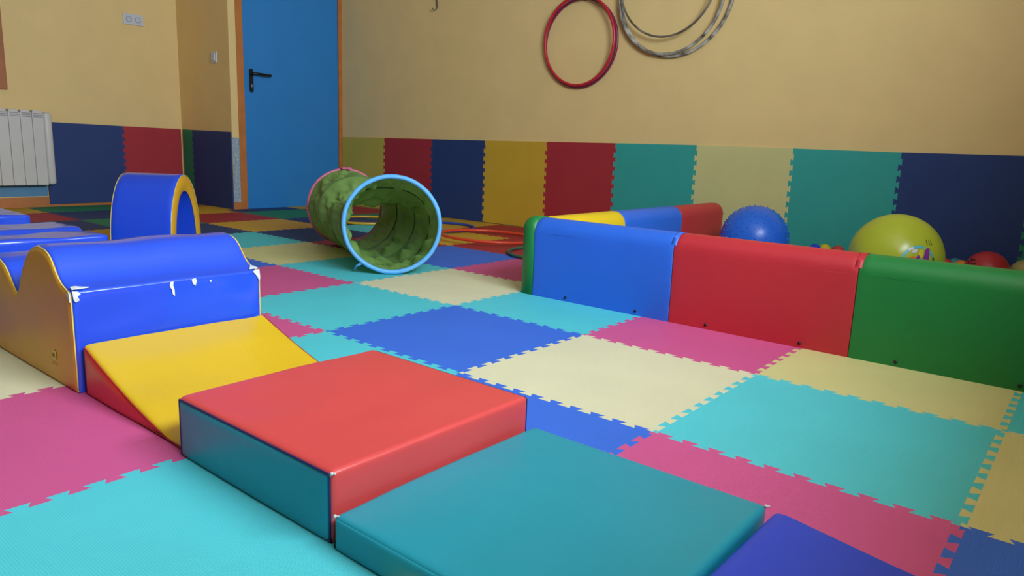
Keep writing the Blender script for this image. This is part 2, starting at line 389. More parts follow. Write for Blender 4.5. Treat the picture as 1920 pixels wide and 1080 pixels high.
BWM = [(-4.415,-3.812,.640,.646,'paleyellow','dull yellow foam wall mat right next to the blue door'),
 (-3.812,-3.205,.646,.648,'red','red foam wall mat between the dull yellow one and the navy one, left of it all'),
 (-3.205,-2.602,.648,.652,'navy','navy foam wall mat behind the right side of the crawl tunnel'),
 (-2.602,-1.988,.652,.657,'yellow','golden yellow foam wall mat between navy and red, left of the ball pit'),
 (-1.988,-1.392,.657,.663,'red','red foam wall mat directly left of the first turquoise wall mat'),
 (-1.392,-.785,.663,.667,'wturq','turquoise foam wall mat behind the far barrier arm'),
 (-.785,-.172,.667,.665,'lemon','pale yellow foam wall mat behind the spiky blue ball'),
 (-.172,.408,.665,.661,'wturq','turquoise foam wall mat between the blue ball and the big yellow ball'),
 (.408,1.008,.661,.663,'navy','navy foam wall mat at the right edge behind the big yellow ball'),
 (1.008,1.61,.663,.663,'green','green foam wall mat just showing at the right edge of the photo')]
BWM[1] = BWM[1][:5]+('red foam wall mat nearest to the blue door',)
for k, (a, b, z0, z1, m, lb) in enumerate(BWM):
    wall_mat(a, b, .004, z0, z1, lambda u, z, dd: Vector((u, YB-dd, z)), MAT[m], lb, k > 0, k < len(BWM)-1)
wall_mat(.775, 1.372, .022, .668, .66, lambda u, z, dd: Vector((XL+.0145+dd-.001 if False else XL+.015+dd, u, z)), MAT['navy'], 'navy foam wall mat right of the radiator', False, True)
wall_mat(1.372, 1.872, .022, .66, .655, lambda u, z, dd: Vector((XL+.015+dd, u, z)), MAT['red'], 'red foam wall mat behind the foam arch', True, False)
wall_mat(XL+.04, -5.07, .002, .655, .652, lambda u, z, dd: Vector((u, YS-dd, z)), MAT['green'], 'narrow dark green foam wall mat in the corner behind the foam arch', False, True)
wall_mat(-5.07, XD-.004, .002, .652, .646, lambda u, z, dd: Vector((u, YS-dd, z)), MAT['navy'], 'very dark navy foam wall mat left of the door frame', True, False)

# ------------------------------------------------------------------ upholstered foam pieces
def roundpath(pts, radii, seg=5):
    out = []
    N = len(pts)
    for i in range(N):
        p = Vector(pts[i]).to_2d() if False else Vector((pts[i][0], pts[i][1])); r = radii[i]
        if r <= 0: out.append(p); continue
        a = Vector((pts[i-1][0], pts[i-1][1])); b = Vector((pts[(i+1) % N][0], pts[(i+1) % N][1]))
        u = (a-p); v = (b-p); lu, lv = u.length, v.length; u /= lu; v /= lv
        rr = min(r, lu*.45, lv*.45)
        for k in range(seg+1):
            t_ = k/seg; q = (p+u*rr)*(1-t_)**2+p*2*t_*(1-t_)+(p+v*rr)*t_**2
            out.append(q)
    return out
def resample(path, step):
    out = []
    N = len(path)
    for i in range(N):
        a, b = path[i], path[(i+1) % N]; d_ = (b-a).length; k = max(1, int(d_/step))
        for q in range(k): out.append(a.lerp(b, q/k))
    return out
def foam(name, label, cat, pts, radii, y0, y1, mcover, mside, mpip, puff=.004, wr=.0015, seed=0, group=None, pipr=.0022, step=.015):
    """closed xz outline (x,z), swept between y0 and y1"""
    path = resample(roundpath(pts, radii), step)
    area = sum(path[i].x*path[(i+1) % len(path)].y-path[(i+1) % len(path)].x*path[i].y for i in range(len(path)))
    if area < 0: path = path[::-1]
    N = len(path); nr = []
    for i in range(N):
        tt = (path[(i+1) % N]-path[i-1]).normalized(); nr.append(Vector((tt.y, -tt.x)))
    mx = sum(q.x for q in path)/N
    root = thing(name, (mx, (y0+y1)/2, 0), label, cat, group)
    e = .007
    ys = [0, .0015, .004, .008, .016]+[k/28 for k in range(1, 28)]
    L = y1-y0; vals = sorted(set([v*1 for v in (0, .002, .005, .010, .02)]+[L-v for v in (0, .002, .005, .010, .02)]+[L*k/26 for k in range(2, 25)]))
    v = []; f = []
    for s in vals:
        dd = min(s, L-s); pull = e*(1-math.sqrt(max(0, 1-(1-min(dd/.012, 1))**2)))
        crown = puff*min(1, (dd/(L*.5))**.6)
        for i in range(N):
            p = path[i]; n_ = nr[i]; bottom = p.y < .004
            wz = wr*noise.noise(Vector((p.x*9+seed, (y0+s)*6, p.y*12)))*min(1, dd/.04)*1.6
            off = 0 if bottom else (crown-pull+wz)*min(1, p.y/.02)
            q = p+n_*off
            v.append((q.x, y0+s, max(q.y, 0)))
    R = len(vals)
    for a in range(R-1):
        for i in range(N):
            j = (i+1) % N; f.append((a*N+i, a*N+j, (a+1)*N+j, (a+1)*N+i))
    link('cover', v, f, mcover, root)
    def envelope(x):
        z = 0
        for i in range(N):
            a_, b_ = path[i], path[(i+1) % N]
            if (a_.x-x)*(b_.x-x) <= 0 and abs(a_.x-b_.x) > 1e-6: z = max(z, a_.y+(b_.y-a_.y)*(x-a_.x)/(b_.x-a_.x))
        return z
    xa, xb = min(q.x for q in path)+.0048, max(q.x for q in path)-.0048; W_ = xb-xa
    fine = [0, .0008, .002, .004, .007, .011, .016, .022]
    us = sorted(set(fine+[W_-q for q in fine]+[W_*k/60 for k in range(1, 60) if .024 < W_*k/60 < W_-.024]))
    for sgn, yy in ((-1, y0), (1, y1)):
        vv = []; ff = []; NV = 22
        for u in us:
            x = xa+u; zt = max(envelope(x)-.0048, .0012); lk = min(1, zt/.06)
            for k in range(NV+1):
                q = k/NV; q = .5-.5*math.cos(math.pi*q); z = .0006+(zt-.0006)*q
                d_ = min(u, W_-u, z, zt-z); h_ = math.sqrt(max(0, 1-(1-min(d_/.018, 1))**2))
                slow = min(1, min(u, W_-u)/(W_*.4))*.002
                wz = wr*.8*noise.noise(Vector((x*8, z*8, seed+sgn)))*min(1, d_/.03)
                vv.append((x, yy+sgn*(-.0012+(.0062*h_+slow*h_+wz)*lk), z))
        for a in range(len(us)-1):
            for k in range(NV): ff.append((a*(NV+1)+k, a*(NV+1)+k+1, (a+1)*(NV+1)+k+1, (a+1)*(NV+1)+k))
        link('side_panel', vv, ff, mside, root)
    if mpip:
        for yy, sg in ((y0, -1), (y1, 1)):
            g = G(); g.tube([(p.x-n_.x*.005, yy+sg*.001, max(p.y-n_.y*.005, pipr)) for p, n_ in zip(path, nr)], pipr, 6, True)
            g.make('piping', mpip, root)
    return root, path
Y0, Y1 = -.768, -.283
# red step block
red, _ = foam('foam_step_block', 'square foam step block with red top and teal side, beside the yellow ramp', 'foam block',
 [(-.016,0),(.4625,0),(.4625,.119),(-.016,.119)], [.003,.003,.010,.006], Y0, Y1, MAT['vred'], MAT['vteal'], MAT['pip'], puff=.003, seed=1)
# low teal block
teal, _ = foam('foam_step_block', 'low all-teal foam block in the front, a step below the red one', 'foam block',
 [(.4735,0),(.957,0),(.957,.055),(.4735,.055)], [.003,.003,.012,.010], Y0-.006, Y1+.012, MAT['vteal'], MAT['vteal'], None, puff=.004, seed=5)
# blue ramp bottom right
bw, _ = foam('foam_ramp', 'blue foam ramp in the lower right corner, sloping down from the teal block', 'foam ramp',
 [(.969,0),(1.45,0),(1.45,.005),(1.2,.021),(.985,.050),(.969,.047)], [.002,.001,.001,.12,.02,.008], Y0, Y1+.016, MAT['vroyal'], MAT['vroyal'], None, puff=.003, seed=8)
# yellow ramp with concave slope
cur = [(-.499,0),(-.02,0),(-.02,.003)]
for k in range(0, 13):
    u = k/12; x = -.03-.465*u
    z = .004+.117*(u**1.45)
    cur.append((x, z))
cur.append((-.499, .117))
yw, _ = foam('foam_ramp', 'yellow foam ramp with red sides sagging between the wave block and red step block', 'foam ramp',
 cur, [.002,.001,.0]+[0]*12+[.006,.004], Y0+.012, Y1-.002, MAT['vyellow'], MAT['vcoral'], MAT['pipr'], puff=.003, wr=.003, seed=12, pipr=.0016)
# wave block
pr_ = [(-.512,.246),(-.530,.250),(-.549,.256),(-.568,.263),(-.586,.277),(-.601,.294),(-.615,.311),(-.632,.324),(-.655,.333),(-.690,.337),(-.722,.334),(-.752,.324),(-.780,.306),(-.806,.281),(-.830,.248),(-.852,.217),(-.868,.197),(-.882,.190),
       (-.897,.197),(-.915,.214),(-.938,.238),(-.965,.256),(-1.0,.267),(-1.05,.271),(-1.10,.266),(-1.15,.248),(-1.19,.222),(-1.22,.2),(-1.25,.192)]
wave, wpath = foam('foam_wave_block', 'shiny blue foam wave block with yellow wavy side, torn white at its corners', 'foam block',
 [(-1.25,0),(-.512,0)]+pr_, [.003,.003,.006]+[0]*(len(pr_)-2)+[.006], Y0, Y1, MAT['vblue'], MAT['vorange'], MAT['pipy'], puff=.002, wr=.0035, seed=20, pipr=.0016, step=.012)
# faded round logo on the yellow side
def decal_side(c, pts, m, y=Y0-.0092, name='printed_logo'):
    return link(name, [(c[0]+a, y, c[1]+b) for a, b in pts]+[(c[0]+a, y+.0006, c[1]+b) for a, b in pts],
        [tuple(range(len(pts))), tuple(range(2*len(pts)-1, len(pts)-1, -1))]+[(k, (k+1) % len(pts), len(pts)+(k+1) % len(pts), len(pts)+k) for k in range(len(pts))], m, wave, False)
lg = decal_side((-.632, .072), [(.0145*math.cos(t_*math.pi/12), .0145*math.sin(t_*math.pi/12)) for t_ in range(24)], MAT['logo'])
lg['label'] = 'faded pale round logo with grey letters'
g = G()
def stroke(a, b, wd=.0012, y=Y0-.0097):
    dx, dz = b[0]-a[0], b[1]-a[1]; l_ = math.hypot(dx, dz); nx, nz = -dz/l_*wd, dx/l_*wd
    g.add([(a[0]+nx, y, a[1]+nz), (b[0]+nx, y, b[1]+nz), (b[0]-nx, y, b[1]-nz), (a[0]-nx, y, a[1]-nz)], [(0, 1, 2, 3)])
lx, lz = -.632, .072
for a, b in [((-.009,-.005),(-.009,.005)),((-.009,.005),(-.003,-.005)),((-.003,-.005),(-.003,.005)),((.001,-.005),(.001,.005)),((.001,0),(.006,.005)),((.001,0),(.007,-.005))]:
    stroke((lx+a[0], lz+a[1]), (lx+b[0], lz+b[1]))
for k in range(6): stroke((lx-.018+k*.007, lz-.024), (lx-.014+k*.007, lz-.022+.002*(k % 2)), .0014)
g.make('logo_lettering', MAT['logoink'], wave, False)
def patch(parent, plane, pts, label='torn white patch', th=.0012):
    """irregular scuff patch: plane(a,b,d)->world"""
    n = len(pts)
    o = link('worn_patch', [plane(a, b, th) for a, b in pts]+[plane(a, b, -.001) for a, b in pts],
        [tuple(range(n)), tuple(range(2*n-1, n-1, -1))]+[(k, (k+1) % n, n+(k+1) % n, n+k) for k in range(n)], MAT['worn'], parent, False)
    o['label'] = label; return o
px_ = lambda a, b, d_: (-.5095+d_, a, b)
patch(wave, px_, [(-.768,.249),(-.755,.247),(-.750,.240),(-.757,.236),(-.753,.226),(-.762,.222),(-.766,.229)])
patch(wave, px_, [(-.539,.243),(-.531,.244),(-.532,.234),(-.529,.222),(-.529,.206),(-.534,.210),(-.536,.224),(-.541,.232)])
patch(wave, px_, [(-.483,.244),(-.472,.246),(-.469,.238),(-.473,.226),(-.478,.229),(-.481,.236)])
patch(wave, px_, [(-.434,.235),(-.430,.237),(-.428,.233),(-.431,.230)])
patch(wave, px_, [(-.286,.250),(-.300,.250),(-.305,.244),(-.299,.238),(-.292,.228),(-.287,.215),(-.284,.225)])
tz = lambda a, b, d_: (a, b, .2515+(-.512-a)*.18+d_)
patch(wave, tz, [(-.516,-.766),(-.531,-.764),(-.533,-.752),(-.524,-.740),(-.519,-.728),(-.516,-.748)])
patch(wave, tz, [(-.516,-.286),(-.535,-.288),(-.540,-.296),(-.528,-.303),(-.517,-.312)])
py_ = lambda a, b, d_: (a, Y0-.004-d_, b)
patch(wave, py_, [(-.520,.246),(-.514,.240),(-.514,.222),(-.521,.228),(-.530,.234),(-.532,.240)])
for par, c in ((red, (.4615, Y0+.001, .1165)), (teal, (.475, Y0-.004, .053)), (teal, (.955, Y1+.009, .053))):
    g = G()
    g.sphere(c, .0030, 10, 6); g.tube([c, (c[0]-.004, c[1]-.002, c[2]-.008)], .0011, 6); g.tube([c, (c[0]+.006, c[1]+.003, c[2]+.001)], .0014, 6)
    o = g.make('worn_patch', MAT['worn'], par); o['label'] = 'frayed white corner'
# low blue blocks behind the wave block
def low(x0, x1, h, label, groove=None, seed=0):
    pts = [(x1, 0), (x0, 0), (x0, h)]; rad = [.003, .003, .014]
    if groove:
        pts += [(groove+.07, h-.003), (groove+.03, h-.012), (groove+.012, h-.012), (groove-.012, h+.004)]; rad += [.03, .02, .01, .014]
    pts += [(x1, h)]; rad += [.014]
    return foam('foam_block', label, 'foam block', pts, rad, Y0, Y1, MAT['vblue'], MAT['vblue'], None, puff=.003, wr=.004, seed=seed)[0]
low(-1.515, -2.01, .243, 'low flat blue foam block right behind the wave block, ridge across its top', -1.76, 31)
low(-2.315, -2.80, .245, 'farthest low blue foam block at the left edge, on the red mat', None, 37)
# the foam arch
AH, AW, AL = .41, .40, .295
ac = Vector((-2.525, .362, 0)); aa = Vector((.74, .67, 0)).normalized(); ab = Vector((-aa.y, aa.x, 0))
arch = thing('foam_arch', ac, 'blue foam crawl arch with yellow end faces in front of the radiator wall', 'foam arch')
def archp(kind, n=40):
    out = []
    for k in range(n+1):
        t_ = math.pi*k/n
        if kind == 'o':
            out.append((math.cos(t_)*AW/2, .0+(AH)*math.sin(t_)**.78 if 0 else AH*(math.sin(t_)**.85)))
        else:
            out.append((math.cos(t_)*(AW/2-.062), (AH-.085)*(math.sin(t_)**.9)))
    return out
O_, I_ = archp('o'), archp('i')
def aw(u, z, s): return ac+ab*u+aa*s+Vector((0, 0, z))
v = []; f = []
ss = [-AL/2, -AL/2+.006]+[-AL/2+AL*k/10 for k in range(1, 10)]+[AL/2-.006, AL/2]
for s in ss:
    k_ = .985 if abs(abs(s)-AL/2) < .001 else 1
    for u, z in O_: v.append(aw(u*k_, z*k_, s))
n = len(O_)
for a in range(len(ss)-1):
    for i in range(n-1): f.append((a*n+i, a*n+i+1, (a+1)*n+i+1, (a+1)*n+i))
link('outer_cover', v, f, MAT['vblue'], arch)
v = []; f = []
for s in ss:
    for u, z in I_: v.append(aw(u, z, s*.99))
for a in range(len(ss)-1):
    for i in range(n-1): f.append((a*n+i, a*n+i+1, (a+1)*n+i+1, (a+1)*n+i))
link('inner_cover', v, f, MAT['vblue'], arch)
for s in (AL/2, -AL/2):
    rows = []
    for w_, o_ in ((.02, 0), (.15, .005), (.5, .009), (.85, .005), (1, 0)):
        rows.append([aw(O_[i][0]*.985*(1-w_)+I_[i][0]*w_, O_[i][1]*.985*(1-w_)+I_[i][1]*w_, s+math.copysign(o_, s)) for i in range(n)])
    v = [q for r_ in rows for q in r_]
    f = [(a*n+i, a*n+i+1, (a+1)*n+i+1, (a+1)*n+i) for a in range(4) for i in range(n-1)]
    link('end_face', v, f, MAT['vorange'], arch)
    G().tube([aw(u*.99, max(z*.99, .002), s*1.0) for u, z in O_], .0018, 6).make('piping', MAT['pipy'], arch)
for sgn in (1, -1):
    g = G(); a, b = O_[0][0]*sgn, I_[0][0]*sgn
    q = [aw(a, 0.0005, -AL/2), aw(a, 0.0005, AL/2), aw(b, 0.0005, AL/2), aw(b, 0.0005, -AL/2)]
    g.add(q, [(0, 1, 2, 3)]); g.make('foot', MAT['vblue'], arch, False)

# ------------------------------------------------------------------ barrier of the ball pit
BT, BH, BR = .13, .327, .060
def profile(th, h, r, n=10):
    p = [(-th/2, 0), (-th/2+.002, h*.3)]
    for k in range(n+1): a = math.pi-math.pi/2*k/n; p.append((-th/2+r+r*math.cos(a), h-r+r*math.sin(a)))
    for k in range(n+1): a = math.pi/2-math.pi/2*k/n; p.append((th/2-r+r*math.cos(a), h-r+r*math.sin(a)))
    p += [(th/2-.002, h*.3), (th/2, 0)]
    return p
def section(label, a, b, mkey, seed, screws=(), cap=None, flap=False):
    """barrier section from a to b (2D centre line)"""
    a = Vector((a[0], a[1], 0)); b = Vector((b[0], b[1], 0)); L = (b-a).length; d_ = (b-a)/L; nn = Vector((d_.y, -d_.x, 0))   # nn = right-hand side
    P = profile(BT, BH, BR); N = len(P)
    ss = sorted(set([0, .003, L-.003, L]+[L*k/24 for k in range(1, 24)]))
    if cap: ss = [s for s in ss if s <= L-.05]+[L-.05+.05*math.sin(k*math.pi/16) for k in range(1, 9)]
    v = []; f = []
    for s in ss:
        sc = 1-(.0012/BT if (s == 0 or (s == L and not cap)) else 0)
        shr = 0
        if cap and s > L-.05: shr = .05*(1-math.sqrt(max(0, 1-((s-(L-.05))/.05)**2)))
        for (u, z) in P:
            uu = u*sc; zz = z*(1 if z < .01 else sc)
            if shr: uu = math.copysign(max(abs(uu)-shr*1.0, 0.002), uu) if abs(uu) > .001 else uu; zz = min(zz, BH-shr*.9) if z > .1 else zz
            wv_ = .0013*noise.noise(Vector((s*8+seed, u*20, z*10)))
            dimple = -.0012 if abs(z-(BH-BR)) < .002 else 0
            zz += .001*noise.noise(Vector((s*5+seed*3, 1, 1))) if z > .2 else 0
            v.append(a+d_*s+nn*(uu+math.copysign(wv_+dimple, u))+Vector((0, 0, zz)))
    for k in range(len(ss)-1):
        for i in range(N-1): f.append((k*N+i, k*N+i+1, (k+1)*N+i+1, (k+1)*N+i))
    f.append(tuple(range(N))); f.append(tuple((len(ss)-1)*N+i for i in range(N)))
    mid = (a+b)/2
    root = thing('barrier_section', mid, label, 'barrier', 'padded barrier sections of the ball pit')
    link('cover', v, f, MAT[mkey], root); smooth_angle(root.children[0], 50) if False else None
    sg = G(); sg.tube([a+d_*(.004)+nn*(BT/2+.0002)+Vector((0, 0, BH-BR)), a+d_*(L-.004)+nn*(BT/2+.0002)+Vector((0, 0, BH-BR-.002))], .0009, 6)
    sg.make('seam', MAT[mkey], root)
    if flap:
        Q = [q for q in P if q[1] > BH-.042]; o_ = []
        for s_ in (L-.012, L+.010):
            for (u, z) in Q:
                v_ = Vector((u, z-(BH-BR))).normalized()*(.0004 if s_ < L else .0016); o_.append(a+d_*s_+nn*(u+v_.x)+Vector((0, 0, z+v_.y)))
        for s_ in (L+.010, L-.012):
            for (u, z) in Q: o_.append(a+d_*s_+nn*u+Vector((0, 0, z+.0006)))
        q_ = len(Q); ff_ = [(r_*q_+k, r_*q_+k+1, ((r_+1) % 4)*q_+k+1, ((r_+1) % 4)*q_+k) for r_ in range(4) for k in range(q_-1)]
        link('overlap_flap', o_, ff_, MAT[mkey], root)
    for x_ in screws:
        G().cyl(Vector((x_, 1.0+.001, .016)), Vector((x_, 1.0-.004, .016)), .0052, 14).make('screw', MAT['screw'], root)
    return root
YC = 1.0+BT/2
section('blue padded barrier section at the left front, next to the green corner', (-.520, YC), (.117, YC), 'bblue', 1, (-.348, -.021), flap=True)
section('red padded barrier section in the middle of the front row', (.119, YC), (.746, YC), 'bred', 5, (.266, .597), flap=True)
section('green padded barrier section at the right end of the front row', (.748, YC), (1.375, YC), 'bgreen', 9, (.885, 1.2))
XA = -.530
section('yellow padded barrier section, first behind the green corner', (XA, YC+BT/2+.002), (XA, 1.640), 'byellow', 12)
section('blue padded barrier section between yellow and red in the far arm', (XA, 1.642), (XA, 2.240), 'bblue', 14)
section('dark red padded barrier section ending the far arm by the back wall', (XA, 2.242), (XA, 2.815), 'bred', 17, cap=True)
# green rounded corner piece
crn = thing('barrier_corner', (-.56, YC, 0), 'green rounded corner piece at the left end of the ball pit barrier', 'barrier')
bm = bmesh.new(); bmesh.ops.create_cube(bm, size=1)
for v_ in bm.verts: v_.co = Vector((-.607+(v_.co.x+.5)*.0855, 1.0-.0005+(v_.co.y+.5)*(BT), (v_.co.z+.5)*(BH+.004)))
ed = [e for e in bm.edges if (e.verts[0].co.z > .1 and e.verts[1].co.z > .1 and not (e.verts[0].co.x > -.55 and e.verts[1].co.x > -.55)) or (abs(e.verts[0].co.x-e.verts[1].co.x) < .001 and abs(e.verts[0].co.y-e.verts[1].co.y) < .001 and e.verts[0].co.x < -.55)]
bmesh.ops.bevel(bm, geom=ed, offset=.055, segments=8, affect='EDGES', profile=.5)
bm.verts.index_update()
link('cover', [v_.co.copy() for v_ in bm.verts], [[v_.index for v_ in f_.verts] for f_ in bm.faces], MAT['bgreen'], crn); bm.free()

# ------------------------------------------------------------------ crawl tunnel
tun = thing('crawl_tunnel', (-1.7, 1.1, 0), 'crumpled green fabric crawl tunnel with a light blue front ring', 'crawl tunnel')
P0 = Vector((-2.20, 1.33, .226)); P3 = Vector((-1.271, .879, .235))
n0 = Vector((math.cos(-.45), math.sin(-.45), 0)); n3 = Vector((math.cos(-.70)*math.cos(.115), math.sin(-.70)*math.cos(.115), math.sin(.115)))
P1 = P0+n0*.33; P2 = P3-n3*.33
def bez(t_): return P0*(1-t_)**3+P1*3*t_*(1-t_)**2+P2*3*t_*t_*(1-t_)+P3*t_**3
def frame(t_):
    nn = n0.lerp(n3, t_).normalized(); a = Vector((0, 0, 1)).cross(nn).normalized(); b = nn.cross(a); return nn, a, b
def tr(t_, ang, inner=0):
    c = bez(t_); nn, a, b = frame(t_)
    R = .218+.006*t_
    wires = (0, .27, .54, .76, 1)
    dw = min(abs(t_-x) for x in wires)
    k = min(1, dw/.09)
    w1_ = noise.noise(Vector((math.cos(ang)*2.2+t_*3, math.sin(ang)*2.2, t_*9)))
    w2_ = noise.noise(Vector((math.cos(ang)*6, math.sin(ang)*6, t_*16+5)))
    w3_ = abs(noise.noise(Vector((math.cos(ang)*4+9, math.sin(ang)*4, t_*12-t_*math.cos(ang)*5))))
    R += k*(-.008+.024*w1_+.010*w2_-.040*w3_)
    R += k*(.010*math.sin(ang*7+t_*16)*abs(noise.noise(Vector((t_*3, ang*.0, 8)))*2+.3)+.006*math.sin(ang*13-t_*30))
    top = max(0, math.sin(ang))
    sag = .145*math.exp(-((t_-.55)/.20)**2)*top**2
    tw = .02*math.sin(t_*math.pi)*noise.noise(Vector((t_*4, 3, 3)))
    q = c+(a*math.cos(ang)+b*math.sin(ang))*(R-inner)+Vector((0, 0, -sag))+a*tw
    q.z = max(q.z, .0035+inner)
    return q
NA, NT = 128, 84
v = []; f = []
for j in range(NT+1):
    for i in range(NA): v.append(tr(j/NT, 2*math.pi*i/NA))
for j in range(NT):
    for i in range(NA): f.append((j*NA+i, j*NA+(i+1) % NA, (j+1)*NA+(i+1) % NA, (j+1)*NA+i))
tube = link('fabric_tube', v, f, MAT['gfabric'], tun)
nt = MAT['gfabric'].node_tree; bs = nt.nodes['Principled BSDF']
trn = nt.nodes.new('ShaderNodeBsdfTranslucent'); trn.inputs[0].default_value = lin('#86a850'); ms = nt.nodes.new('ShaderNodeMixShader'); ms.inputs[0].default_value = .22
nt.links.new(bs.outputs[0], ms.inputs[1]); nt.links.new(trn.outputs[0], ms.inputs[2]); nt.links.new(ms.outputs[0], nt.nodes['Material Output'].inputs[0])
for t_ in (.27, .54, .76):
    G().tube([tr(t_, 2*math.pi*i/72, .002) for i in range(72)], .0035, 6, True).make('wire_seam', MAT['gseam'], tun)
def rim(t_, R, r, m, nm, lab):
    c = bez(t_); nn, a, b = frame(t_)
    pts = [c+(a*math.cos(x)+b*math.sin(x))*R*(1+.006*noise.noise(Vector((math.cos(x)*3, math.sin(x)*3, 2)))) for x in [2*math.pi*i/120 for i in range(120)]]
    for p in pts: p.z = max(p.z, r+.0005)
    o = G().tube(pts, lambda u: r*(1+.12*noise.noise(Vector((math.cos(u*6.283)*9, math.sin(u*6.283)*9, 7)))), 10, True).make(nm, m, tun); o['label'] = lab
rim(1, .2235, .0108, MAT['rimblue'], 'end_ring', 'light blue fabric ring')
rim(0, .218, .0085, MAT['rimpink'], 'end_ring', 'pink fabric ring')
# pink tab on top of the back ring and blue tie at the bottom of the front ring
nn, a, b = frame(0); c = bez(0)
q0 = c+b*.229
g = G(); tb = []
for s, h_ in ((-.012, .003), (.02, .006), (.05, -.004)):
    tb += [q0+nn*s+a*(-.028)+Vector((0, 0, h_)), q0+nn*s+a*.028+Vector((0, 0, h_))]
tb2 = [x-Vector((0, 0, .003)) for x in tb]
g.add(tb+tb2, [(0, 1, 3, 2), (2, 3, 5, 4), (6, 8, 9, 7), (8, 10, 11, 9), (0, 6, 7, 1), (4, 5, 11, 10), (0, 2, 8, 6), (2, 4, 10, 8), (1, 7, 9, 3), (3, 9, 11, 5)])
g.make('tab', MAT['rimpink'], tun, False)
nn, a, b = frame(1); c = bez(1); ang = math.radians(232 if a.dot(r2) > 0 else 308)
q = c+(a*math.cos(ang)+b*math.sin(ang))*.235
g = G(); g.tube([q, q-nn*.03-Vector((0, 0, .012))+a*(-.02 if a.dot(r2) > 0 else .02), q-nn*.05-Vector((0, 0, .03))+a*(-.03 if a.dot(r2) > 0 else .03)], .006, 6)
g.make('tie', MAT['rimblue'], tun)

# ------------------------------------------------------------------ hoops
def hoop(c, nrm, R, r, m, label, group=None, N=110, e=(1, 1), name='hula_hoop'):
    o = G().torus((0, 0, 0), nrm, R, r, N, 10, e).make(name, m); o.location = c
    return tag(o, label, 'hoop', group)
hoop((-1.825, 2.215, .026), (0.02, .03, 1), .325, .0095, MAT['horange'], 'orange hoop lying on the floor between crawl tunnel and ball pit')
hoop((-1.13, 2.02, .011), (0, 0, 1), .285, .0095, MAT['hgreen'], 'dark green hoop on the floor, half hidden behind the green barrier corner')
hoop((-2.52, 2.38, .011), (0, 0, 1), .30, .0095, MAT['hblue'], 'blue hoop on the floor behind the crawl tunnel, partly under the orange one')
hoop((-3.10, 2.25, .013), (0, 0, 1), .26, .0095, MAT['hyellow'], 'yellow hoop on the floor seen through the crawl tunnel')
hoop((-1.722, YB-.052, 1.355), (.04, 1, .04), .299, .0095, MAT['hred'], 'bright red hoop hanging on the wall, in front of the maroon one')
hoop((-1.724, YB-.024, 1.3435), (-.02, 1, .01), .298, .0105, MAT['hpurple'], 'maroon hoop hanging on the wall behind the bright red one')
hoop((-1.010, YB-.024, 1.615), (0, 1, .0), .392, .0105, MAT['silver'], 'largest tape-wrapped grey hoop hanging on the wall', 'tape-wrapped hoops on the wall')
hoop((-1.035, YB-.052, 1.605), (.012, 1, .012), .370, .0095, MAT['silver'], 'middle tape-wrapped grey hoop on the wall, touching the largest at its bottom', 'tape-wrapped hoops on the wall')
hoop((-1.045, YB-.080, 1.680), (.02, 1, .025), .340, .0070, MAT['chrome'], 'smallest thin silver hoop hanging highest inside the grey hoops', 'tape-wrapped hoops on the wall')
def peg(x, z, label):
    o = G().tube([(x, YB+.002, z), (x, YB-.05, z), (x, YB-.09, z+.01), (x, YB-.1, z+.03)], .005, 8).make('wall_hook', MAT['hook'], loc=(x, YB, z)); tag(o, label, 'hook', 'wall hooks')
peg(-1.72, 1.636, 'wall hook holding the red and maroon hoops')
peg(-1.04, 2.003, 'wall hook holding the tape-wrapped grey hoops')
o = G().tube([(-3.168, YB, 1.85), (-3.168, YB-.012, 1.84), (-3.172, YB-.014, 1.78), (-3.163, YB-.014, 1.73), (-3.160, YB-.016, 1.70), (-3.166, YB-.026, 1.685), (-3.180, YB-.036, 1.682), (-3.194, YB-.042, 1.702)], lambda u: .0055*(1-.45*u), 8).make('wall_hook', MAT['hook'], loc=(-3.168, YB, 1.85))
tag(o, 'small bent metal hook on the wall right of the door, cut by the top edge', 'hook')

# ------------------------------------------------------------------ balls
bb = G(); R = .176; bc = Vector((-.118, 2.40, R+.004))
bb.sphere((0, 0, 0), R, 48, 30)
NN = 330; ga = math.pi*(3-math.sqrt(5))
for k in range(NN):
    z = 1-2*(k+.5)/NN; rr = math.sqrt(1-z*z); d_ = Vector((math.cos(ga*k)*rr, math.sin(ga*k)*rr, z)); d_ = Matrix.Rotation(.6, 3, 'X') @ d_
    a = d_.orthogonal().normalized(); b = d_.cross(a); n = 6
    ring = [d_*(R-.001)+(a*math.cos(2*math.pi*q/n)+b*math.sin(2*math.pi*q/n))*.0036 for q in range(n)]
    ring2 = [d_*(R+.0050)+(a*math.cos(2*math.pi*q/n)+b*math.sin(2*math.pi*q/n))*.0022 for q in range(n)]
    bb.add(ring+ring2+[d_*(R+.0062)], [(q, (q+1) % n, n+(q+1) % n, n+q) for q in range(n)]+[(n+q, n+(q+1) % n, 2*n) for q in range(n)])
o = bb.make('massage_ball', MAT['ballblue']); o.location = bc; tag(o, 'blue spiky massage ball in the ball pit', 'ball')
yc = Vector((.617, 2.15, .195)); YR = .193
yb = thing('exercise_ball', (yc.x, yc.y, 0), 'large yellow-green ball with a colourful printed emblem in the ball pit', 'ball')
G().sphere(yc, YR, 64, 40).make('ball_body', MAT['ballyellow'], yb)
